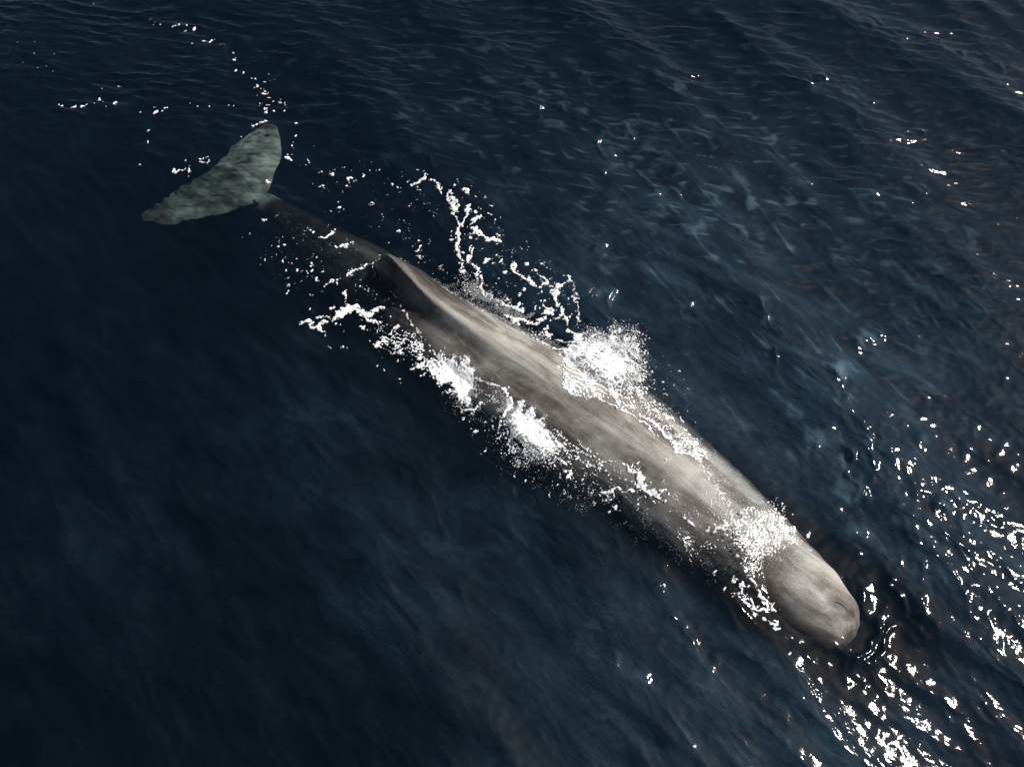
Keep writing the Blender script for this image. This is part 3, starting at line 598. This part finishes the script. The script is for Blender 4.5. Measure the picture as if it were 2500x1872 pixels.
for p_ in [[(350,480,8),(385,560,7),(388,700,10),(385,800,7),(408,950,7),(418,1060,9),(480,1130,15),(600,1138,13),(720,1150,8),(850,1180,10),(960,1210,13),(1050,1262,22),(1200,1335,20),(1320,1400,16),(1450,1470,15),(1560,1550,15),(1620,1620,13),(1680,1660,10)],
    [(1060,1040,28),(1080,1120,20),(1120,1210,22),(1190,1270,18)],[(1450,1370,12),(1560,1420,26),(1640,1465,26),(1700,1560,32),(1770,1650,30)],[(110,320,7),(220,400,12),(330,440,18),(400,450,20)],
    [(480,160,20),(520,220,22),(590,260,34),(620,330,34),(600,390,30)],[(370,320,8),(430,345,8),(520,345,8)],[(1870,1320,12),(1890,1305,10)],[(1690,1160,18)],[(2025,1345,20)],[(2075,1475,22)],[(2010,1540,10),(1950,1600,12)],[(1760,835,16)],
    [(1755,910,15)],[(1640,862,14)],[(1630,700,12)],[(1630,675,9)],[(1800,1005,14)],[(2090,880,14)],[(1520,1005,14)],[(1640,975,11)],[(1525,940,12)],[(1520,195,11)],[(1515,232,9)],[(1980,667,9)],[(1845,594,8)],[(1845,720,9)],[(1785,458,8)],
    [(1655,622,8)],[(2048,778,9)],[(1918,865,9)],[(1895,828,8)],[(1750,720,8)],[(2022,1303,13)],[(1975,1240,10)],[(1920,1255,9)],[(1800,1215,10)],[(1930,1157,8)],[(2168,960,7)],[(2075,975,7)],[(1170,90,8),(1150,130,14),(1075,190,14)],
    [(840,110,7),(840,160,9),(850,230,16),(760,300,14)],[(1385,150,6),(1400,230,12),(1415,300,12)],[(1410,380,14),(1430,440,12)],[(1100,230,26),(1040,280,20)],[(1240,440,18),(1190,490,20)],[(1060,240,20),(1080,300,20)]]:
    stroke(A3, p_)
A4 = View(1350, 1050, 5.52)
for p_ in [[(1360,-20,20),(1440,90,22),(1540,180,34),(1600,260,38),(1620,335,30)],[(1590,360,12),(1720,370,20),(1850,400,13),(1930,450,10),(1970,530,6),(1990,650,5),(2030,800,5),(2060,930,6),(2110,1080,8),(2135,1210,9)],
    [(1600,372,5),(1490,452,6),(1485,455,12)],[(970,572,16),(1050,598,16),(1130,640,36),(1165,730,62),(1180,800,54),(1255,860,22),(1340,890,34),(1390,925,36),(1430,850,22),(1480,850,16)],
    [(655,850,24),(700,885,22),(780,895,20)],[(740,870,12),(840,835,30),(930,862,20),(1040,850,24),(1085,850,10)],[(240,600,22),(205,630,30),(150,672,14)],[(480,860,8),(520,880,14)],[(820,1090,17),(850,1040,11)],
    [(1490,980,22)],[(1340,1012,18),(1355,1000,12)],[(935,510,22)],[(640,462,12)],[(740,482,14),(800,500,9)],[(185,790,16)],[(160,715,9)],[(455,1065,9)],[(305,985,9)],[(240,945,12)],[(760,1122,11)],[(570,1005,10)],
    [(1555,900,22)],[(1430,998,9)],[(1610,970,13)],[(1545,1125,11)],[(150,475,8),(205,465,9)],[(990,900,11)],[(1100,885,12)],[(965,955,9)],[(905,980,10)],[(1140,978,9)],[(725,955,10)],[(770,965,12)],
    [(1060,1080,4),(1110,1070,5),(1100,1030,3)],[(1200,1040,6)],[(1280,1105,8)],[(1740,1190,8),(1760,1182,8)],[(1825,1195,11)],[(2010,1222,9)],[(1940,1208,7)],[(2090,1250,10)]]:
    stroke(A4, p_)
region(A4, [(-20,60),(200,160),(560,340),(900,470),(1180,560),(1150,610),(880,540),(500,470),(200,330),(-20,260)], 0.36, 'web', 0.05)
region(A4, [(300,480),(800,520),(1060,620),(1060,830),(700,820),(450,800)], 0.10, 'web', 0.10)
region(A4, [(380,740),(560,860),(800,900),(760,1000),(560,900),(330,800)], 0.28, 'speck', 0.06)
region(A4, [(1580,120),(1900,150),(2030,260),(1950,420),(1750,340),(1620,330)], 0.52, 'speck', 0.06)
region(A4, [(1950,500),(2250,600),(2300,1300),(2150,1250)], 0.07, 'speck', 0.06)
region(A4, [(1240,700),(1450,760),(1700,960),(2130,1240),(2080,1270),(1700,1100),(1450,900),(1260,780)], 0.14, 'speck', 0.05)
A7 = View(1650, 1150, 5.52)
region(A7, [(640,740),(820,600),(1060,530),(1100,600),(900,720),(800,760)], 0.45, 'speck', 0.05)
region(A7, [(620,760),(900,780),(1200,560),(1470,570),(1660,920),(1450,970),(1240,1170),(1080,1230),(950,1150),(800,950)], 0.40, 'speck', 0.07)  # glitter of the water film on the neck, shaped as foam specks
region(A7, [(1250,380),(1420,380),(1530,560),(1430,640),(1300,520)], 0.42, 'speck', 0.05)
region(A7, [(860,1150),(1060,1250),(1070,1400),(940,1400),(880,1280)], 0.30, 'web', 0.04)
region(A7, [(360,1000),(640,960),(760,1050),(480,1140)], 0.18, 'web', 0.06)
region(A7, [(580,760),(760,860),(960,1120),(880,1160),(700,960)], 0.35, 'web', 0.04)
for p_ in [[(770,1450,18),(770,1500,34)],[(850,1540,34),(890,1580,34),(930,1600,18)],[(1000,1490,9),(1060,1545,18),(1080,1580,12)],[(960,1560,14),(985,1580,14)],[(535,1355,26)],[(1090,1620,14),(1160,1640,18)],[(880,1640,20)],
    [(800,1630,14)],[(665,1600,12)],[(640,1640,10)],[(485,1495,10)],[(575,1580,8)],[(1360,380,10)],[(790,1165,16),(815,1180,9)],[(215,1045,9)],[(90,635,9),(110,628,8)],[(165,645,12)],[(320,655,10)],[(440,700,9)]]:
    stroke(A7, p_)  # the blobs left of the head are sun glints modelled as foam
A9 = View(1500, 1100, 2.76)
for p_ in [[(870,1025,12),(885,1040,8)],[(795,985,14),(825,965,9)],[(920,1010,8),(955,1050,14),(975,1082,10),(1015,1070,8)],[(925,1065,5),(960,1110,5)],[(975,985,12),(1000,1000,12)],[(1025,1030,8),(1060,1060,14),(1100,1078,10)],
    [(1010,1130,12),(1035,1145,8)],[(1050,1165,13),(1095,1160,14)],[(938,1170,7)],[(1075,1200,7),(1120,1190,8)],[(1195,1255,11)],[(1175,1230,5)],[(1188,1357,8)],[(1033,1632,6)],[(655,885,6)],[(740,945,8)],[(680,815,14)]]:
    stroke(A9, p_)
for v_, poly, n_, r0_, r1_ in [(Q, [(560,470),(700,470),(860,560),(860,700),(740,720),(620,640)], 110, 0.9, 4.0), (Q, [(700,340),(900,360),(990,440),(990,620),(900,560),(720,480),(640,420)], 110, 0.8, 3.2),
    (Q, [(980,380),(1070,420),(1100,520),(1250,600),(1260,720),(1040,620),(1000,520)], 120, 0.9, 3.6), (Q, [(740,700),(860,680),(960,800),(860,830)], 45, 0.8, 3.4),
    (Q, [(960,830),(1100,960),(1330,1040),(1440,1080),(1400,1120),(1220,1090),(1080,1010),(980,900)], 110, 0.8, 3.2), (Q, [(1390,760),(1440,760),(1500,870),(1560,960),(1500,960),(1400,860)], 40, 0.8, 2.2),
    (Q, [(520,500),(640,520),(660,640),(540,560)], 20, 0.7, 2.0), (Q, [(1250,620),(1300,620),(1300,650),(1260,650)], 18, 0.8, 2.0), (Q, [(880,580),(1000,620),(1190,740),(1180,760),(1000,650),(880,600)], 30, 0.5, 1.2)]:
    scatter(v_, poly, n_, r0_, r1_)
# auto: broken lace along the waterline, thin froth standing in for caustic light over the submerged flanks
DN['thin'] = np.zeros((fny, fnx), np.float32); DN['lace'] = np.zeros((fny, fnx), np.float32)
region(Q, [(1330,885),(1430,955),(1515,1005),(1535,1120),(1640,1235),(1770,1215),(1712,1135),(1650,1072),(1570,998),(1490,925),(1400,850),(1290,795)], 0.36, 'thin', 0.05)
region(Q, [(1200,750),(1225,870),(1300,890),(1290,800)], 0.4, 'thin', 0.05)
region(Q, [(930,775),(1030,805),(1090,885),(1200,965),(1330,1015),(1430,1085),(1530,1130),(1640,1240),(1650,1320),(1500,1250),(1350,1170),(1250,1120),(1150,1060),(1060,985),(960,880)], 0.12, 'lace', 0.12)
region(Q, [(585,450),(700,480),(840,560),(850,690),(780,640),(650,540)], 0.08, 'lace', 0.10)
region(Q, [(860,560),(1000,625),(1200,740),(1200,760),(1000,650),(870,585)], 0.45, 'thin', 0.03)
region(A3, [(900,60),(1200,0),(1500,50),(1600,400),(1560,900),(1400,900),(1000,500)], 0.22, 'thin', 0.1)
for v_, pg in [(A3, [(372,470),(440,400),(700,330),(1000,300),(1300,330),(1470,500),(1490,860),(1300,960),(1070,1080),(900,1160),(500,1130),(425,1070),(390,800)]),
               (A2, [(930,930),(1110,905),(1235,930),(1280,1030),(1260,1200),(1190,1220),(1120,1080)]), (A2, [(1380,1110),(1520,1190),(1560,1240),(1660,1280),(1830,1440),(1850,1560),(1700,1620),(1560,1560),(1480,1380)]),
               (A4, [(1360,-20),(1600,100),(1900,160),(1990,300),(1900,430),(1620,350)]), (A7, [(640,740),(1060,540),(1250,560),(1500,600),(1640,900),(1240,1170),(950,1150)]), (A6, [(430,980),(520,980),(820,1180),(1000,1230),(940,1300),(760,1230),(480,1080)])]:
    region(v_, pg, 1.0, 'thin', 0.10)
lace = ranked(np.abs(fnoise(0.08, 0.22, 51, AANG + 1.57, 0.6)) + 0.35 * fnoise(0.025, 0.05, 52))
thinT = ranked(fnoise(0.028, 0.055, 53) + 0.4 * fnoise(0.1, 0.3, 54))
FV = FV - 1.1 * np.clip(fnoise(0.035, 0.08, 81) - 0.9, 0, 2) * (FV > 0)
for typ, T in (('web', web), ('speck', speck)):
    dn = DN[typ]
    FV = np.maximum(FV, np.where(dn > 0.005, (dn - T) / 0.30, -1))

# heights the foam lies on
iz = gsample(DXH, FGX, FGY); jz = gsample(DYH, FGX, FGY)
WZ = gsample(WH, FGX - iz, FGY - jz)
HD = 0.03
hnx = int((6.5 + 10.8) / HD); hny = int((14.8 - 1.8) / HD)
HG = np.full((hny, hnx), -9.0, np.float32)
sel = WV[:, 2] > -0.7
hi = ((WV[sel, 0] + 10.8) / HD).astype(int); hj = ((WV[sel, 1] - 1.8) / HD).astype(int)
ok = (hi > 0) & (hi < hnx) & (hj > 0) & (hj < hny)
np.maximum.at(HG, (hj[ok], hi[ok]), WV[sel, 2][ok])
for _ in range(2):                                  # fill single empty cells
    nb_ = np.stack([np.roll(HG, 1, 0), np.roll(HG, -1, 0), np.roll(HG, 1, 1), np.roll(HG, -1, 1)])
    av = nb_.mean(0); HG = np.where((HG < -5) & (nb_.min(0) > -5), av, HG)
av = np.stack([HG, np.roll(HG, 1, 0), np.roll(HG, -1, 0), np.roll(HG, 1, 1), np.roll(HG, -1, 1)])
HG = np.where(av.min(0) > -5, av.mean(0), HG)
WHZ = gsample(HG, FGX, FGY, HD, -10.8 + HD / 2, 1.8 + HD / 2)
BASE = np.maximum(WZ, WHZ)
COVER = np.ones_like(FV)
THN = np.maximum(np.where(DN['thin'] > 0.005, (DN['thin'] - thinT) / 0.5, -1), np.where(DN['lace'] > 0.005, (DN['lace'] - lace) / 0.5, -1))
wl = fnoise(0.05, 0.2, 55)
LINE = (0.003 + 0.009 * wl + 0.006 * fnoise(0.3, 1.0, 56) - np.abs(WZ - WHZ) * 0.9) / 0.03
_hd = (FGX - D(1625, 1200)[0]) * math.cos(AANG) + (FGY - D(1625, 1200)[1]) * math.sin(AANG)
LINE = np.where(_hd > 0, LINE - 0.45, LINE)
LINE = np.where((FGY < 8.6) & (FGX > -2.6), LINE, -1)
THN = np.minimum(THN, 0.3)
COVER = np.where((FV > 0) & (FV > LINE), 1.0, np.where(LINE > 0, 0.7, 0.26)).astype(np.float32)
FV = np.maximum(FV, np.maximum(THN, np.minimum(LINE, 0.5)))
_gy, _gx = np.gradient(BASE, FD); FV = np.where(np.hypot(_gx, _gy) > 0.9, -1, FV)
lump = fnoise(0.05, 0.12, 61); lump2 = fnoise(0.15, 0.4, 62)
TH = 0.006 + 0.012 * np.sqrt(np.clip(FV, 0, 1.5)) + np.clip(FV, 0, 1) * (0.002 * lump + 0.006 * lump2)
FZ = BASE + TH

def iso(Vf):
    """outline the foam: marching triangles over the grid"""
    inside = Vf > 0
    cell = inside[:-1, :-1] | inside[1:, :-1] | inside[:-1, 1:] | inside[1:, 1:]
    j, i = np.nonzero(cell)
    a = j * fnx + i; b = a + 1; c = a + fnx + 1; d = a + fnx
    T = np.concatenate([np.stack([a, b, c], 1), np.stack([a, c, d], 1)])
    s = inside.ravel()[T]; n = s.sum(1)
    tris = [T[n == 3]]
    # edge vertices are named by their grid edge
    ekeys = []
    out_t = []
    def ek(p, q): lo = np.minimum(p, q).astype(np.int64); hi_ = np.maximum(p, q).astype(np.int64); return lo * (fnx * fny) + hi_
    G = lambda p: p.astype(np.int64)
    for cnt in (1, 2):
        for k in range(3):
            sel_ = (n == cnt) & (s[:, k] if cnt == 1 else ~s[:, k])
            t_ = T[sel_]
            p, q, r_ = t_[:, k], t_[:, (k + 1) % 3], t_[:, (k + 2) % 3]
            e1 = -1 - ek(p, q); e2 = -1 - ek(p, r_)
            if cnt == 1: out_t.append(np.stack([G(p), e1, e2], 1))
            else:
                out_t.append(np.stack([e1, G(q), G(r_)], 1)); out_t.append(np.stack([e1, G(r_), e2], 1))
    A = np.concatenate([tris[0].astype(np.int64)] + out_t)
    return A
TRI = iso(FV)
keys, inv = np.unique(TRI.ravel(), return_inverse=True)
inv = inv.reshape(-1, 3)
isg = keys >= 0
gxf, gyf, gzf, gvf, gbf = FGX.ravel(), FGY.ravel(), FZ.ravel(), FV.ravel(), BASE.ravel()
VX = np.empty((len(keys), 3)); VV = np.zeros(len(keys)); VC = np.ones(len(keys)); gcf = COVER.ravel()
kg = keys[isg]; VX[isg] = np.stack([gxf[kg], gyf[kg], gzf[kg]], 1); VV[isg] = gvf[kg]; VC[isg] = gcf[kg]
ke = -1 - keys[~isg]; p_ = ke // (fnx * fny); q_ = ke % (fnx * fny)
VC[~isg] = np.where(gvf[p_] > 0, gcf[p_], gcf[q_]); t_ = gvf[p_] / (gvf[p_] - gvf[q_]); t_ = np.clip(t_, 0.02, 0.98)
VX[~isg] = np.stack([gxf[p_] + (gxf[q_] - gxf[p_]) * t_, gyf[p_] + (gyf[q_] - gyf[p_]) * t_, gbf[p_] + (gbf[q_] - gbf[p_]) * t_ + 0.003], 1)

m, t, N, out, L = new_mat("sea_foam")
at = N("Attribute", attribute_name="amount")
geo = N("NewGeometry")
fn = N("TexNoise", i_Scale=60.0, i_Detail=4.0, i_Roughness=0.7); L(geo.outputs["Position"], fn.inputs["Vector"])
fm = N("Math", operation='MULTIPLY_ADD'); L(fn.outputs["Fac"], fm.inputs[0]); fm.inputs[1].default_value = -0.55; L(at.outputs["Fac"], fm.inputs[2])
mr = N("MapRange"); L(fm.outputs[0], mr.inputs["Value"]); mr.inputs["From Min"].default_value = -0.33; mr.inputs["From Max"].default_value = 0.10
pf = N("BsdfPrincipled", i_Roughness=0.6); pf.inputs["Base Color"].default_value = (0.86, 0.865, 0.86, 1)
fb = N("Bump", i_Strength=0.7, i_Distance=0.006); L(fn.outputs["Fac"], fb.inputs["Height"]); L(fb.outputs[0], pf.inputs["Normal"])
tl = N("BsdfTranslucent"); tl.inputs["Color"].default_value = (0.85, 0.87, 0.87, 1)
m0 = N("MixShader"); m0.inputs[0].default_value = 0.25; L(pf.outputs[0], m0.inputs[1]); L(tl.outputs[0], m0.inputs[2])
tf = N("BsdfTransparent"); cv = N('Attribute', attribute_name='cover'); cm = N('Math', operation='MULTIPLY'); L(mr.outputs[0], cm.inputs[0]); L(cv.outputs['Fac'], cm.inputs[1])
m1 = N("MixShader"); L(cm.outputs[0], m1.inputs[0]); L(tf.outputs[0], m1.inputs[1]); L(m0.outputs[0], m1.inputs[2])
L(m1.outputs[0], out.inputs["Surface"])
m_foam = m

# share the foam out over the places where it lies
CT = VX[inv].mean(1)
ax_o = D(900, 640)[:2]; ad_ = np.array([math.cos(AANG), math.sin(AANG)])
sS = (CT[:, 0] - ax_o[0]) * ad_[0] + (CT[:, 1] - ax_o[1]) * ad_[1]
lL = -(CT[:, 0] - ax_o[0]) * ad_[1] + (CT[:, 1] - ax_o[1]) * ad_[0]
mid0 = D(1120, 800)[:2]; lm = -(mid0[0] - ax_o[0]) * ad_[1] + (mid0[1] - ax_o[1]) * ad_[0]
s_tail = ((D(640, 470)[:2] - ax_o) @ ad_); s_spl = ((D(1190, 720)[:2] - ax_o) @ ad_)
cls = np.where(sS < s_tail, 0, np.where(lL < lm, np.where(sS < -0.2, 1, 2), np.where(sS < s_spl, 3, 4)))
FOAM = [("foam_trail", "sparse trail of round foam flecks around and behind the submerged fluke", "foam"),
        ("foam_flecks", "scattered foam and bold curved white streak beside the narrow tail stock", "foam"),
        ("foam_wash", "churned white wash, with glints shaped as foam, along the shaded lower left flank of the whale", "foam"),
        ("foam_streaks", "branching white foam streaks on open water above the ridged back", "foam"),
        ("foam_splash", "bright white splash breaking over the sunlit right flank and neck, with glints shaped as foam", "splash")]
for c, (nm, lb, ct) in enumerate(FOAM):
    f_ = inv[cls == c]
    if not len(f_): continue
    u, iv = np.unique(f_.ravel(), return_inverse=True)
    o = mesh_obj(nm, VX[u], iv.reshape(-1, 3), m_foam)
    a_ = o.data.attributes.new("amount", 'FLOAT', 'POINT')
    a_.data.foreach_set("value", VV[u].astype(np.float32))
    a_ = o.data.attributes.new("cover", 'FLOAT', 'POINT'); a_.data.foreach_set("value", VC[u].astype(np.float32))
    tag(o, lb, ct, "stuff")

# ------------------------------------------------------------------ spray in the air
def spray(name, jets, n, label, seed):
    g = np.random.default_rng(seed)
    oc = np.array([(1, 0, 0), (-1, 0, 0), (0, 1, 0), (0, -1, 0), (0, 0, 1), (0, 0, -1)], float)
    of = np.array([(0, 2, 4), (2, 1, 4), (1, 3, 4), (3, 0, 4), (2, 0, 5), (1, 2, 5), (3, 1, 5), (0, 3, 5)])
    Vs = []; Fs = []
    for (v, xa, ya, xb, yb, hgt) in jets:
        a = v.pt(xa, ya); d = v.pt(xb, yb) - a; ln = np.linalg.norm(d); sd = np.array([-d[1], d[0]]) / ln
        for _ in range(int(n * ln)):
            f = g.random() ** 0.75
            p = a + d * f + sd * g.normal(0, 0.022 + 0.06 * f)
            b = float(gsample(BASE, p[0], p[1], FD, FX0, FY0))
            z = b + 0.012 + hgt * 4 * f * (1.15 - f) * (0.25 + 0.75 * g.random())
            r_ = (0.0035 + 0.010 * g.random() ** 4) * (1.1 - 0.4 * f)
            k = r_ * (0.7 + 0.6 * g.random(3))
            Fs.append(of + 6 * len(Vs)); Vs.append(oc * k + np.array([p[0], p[1], z]))
    o = mesh_obj(name, np.concatenate(Vs), np.concatenate(Fs), m_foam)
    for nm_ in ("amount", "cover"):
        a_ = o.data.attributes.new(nm_, 'FLOAT', 'POINT'); a_.data.foreach_set("value", np.ones(len(o.data.vertices), np.float32))
    tag(o, label, "spray", "stuff")
JETS = [(A3, 620, 420, 840, 120, .10), (A3, 760, 430, 900, 180, .10), (A3, 850, 430, 1000, 240, .12), (A3, 960, 450, 1165, 90, .16), (A3, 1000, 480, 1280, 200, .14), (A3, 1050, 520, 1330, 300, .14),
        (A3, 1180, 560, 1400, 130, .20), (A3, 1150, 560, 1430, 260, .18), (A3, 1200, 620, 1470, 440, .16), (A3, 1230, 680, 1500, 560, .14), (A3, 1250, 740, 1500, 700, .12), (A3, 1250, 800, 1520, 830, .10),
        (A3, 1200, 860, 1470, 920, .08), (A3, 1120, 920, 1400, 1040, .06), (A3, 1100, 600, 1350, 420, .18), (A3, 900, 560, 1200, 380, .15), (A3, 700, 480, 1000, 400, .10),
        (A4, 1580, 160, 1760, 10, .06), (A4, 1640, 200, 1880, 140, .06), (A4, 1680, 280, 1990, 260, .04), (A6, 470, 1060, 430, 900, .06), (A6, 520, 1100, 560, 960, .05), (A6, 700, 1160, 790, 1090, .03),
        (A2, 1620, 1500, 1560, 1640, .05), (A2, 1700, 1540, 1700, 1640, .05), (A2, 1760, 1550, 1850, 1640, .04), (A2, 1210, 1150, 1160, 1240, .04)]
spray("sea_spray", JETS, 420, "fine white droplets thrown up over the bright splash on the right flank", 7)

# ------------------------------------------------------------------ blowhole, a part of the whale
bv = []; bf = []
_ax = _bb - _ba; _c0 = (_ba + _bb) / 2; _ln = np.linalg.norm(_ax[:2]); _ax = _ax / np.linalg.norm(_ax); _sd = np.array([-_ax[1], _ax[0], 0])
for k in range(13):
    f = k / 12; wd = 0.010 * math.sin(math.pi * min(max(f, 0.04), 0.96)) ** 0.7
    cpt = _c0 + _ax * (f - 0.5) * _ln * 0.55 + _sd * 0.03 * math.sin(3.0 * f)
    zz = float(gsample(HG, cpt[0], cpt[1], HD, -10.8 + HD / 2, 1.8 + HD / 2)) - 0.006
    for q in range(10):
        a = 2 * math.pi * q / 10
        p = cpt + _sd * wd * math.cos(a); bv.append((p[0] - base[0], p[1] - base[1], zz + 0.012 * math.sin(a) - base[2]))
for k in range(12):
    for q in range(10):
        q2 = (q + 1) % 10; bf.append((k * 10 + q, k * 10 + q2, (k + 1) * 10 + q2, (k + 1) * 10 + q))
bf.append(tuple(range(10))[::-1]); bf.append(tuple(120 + q for q in range(10)))
mb, t, N, out, L = new_mat("blowhole_skin")
pb = N("BsdfPrincipled", i_Roughness=0.8); pb.inputs["Base Color"].default_value = (0.03, 0.025, 0.022, 1); L(pb.outputs[0], out.inputs["Surface"])
bo = mesh_obj("blowhole", bv, bf, mb); bo.parent = whale
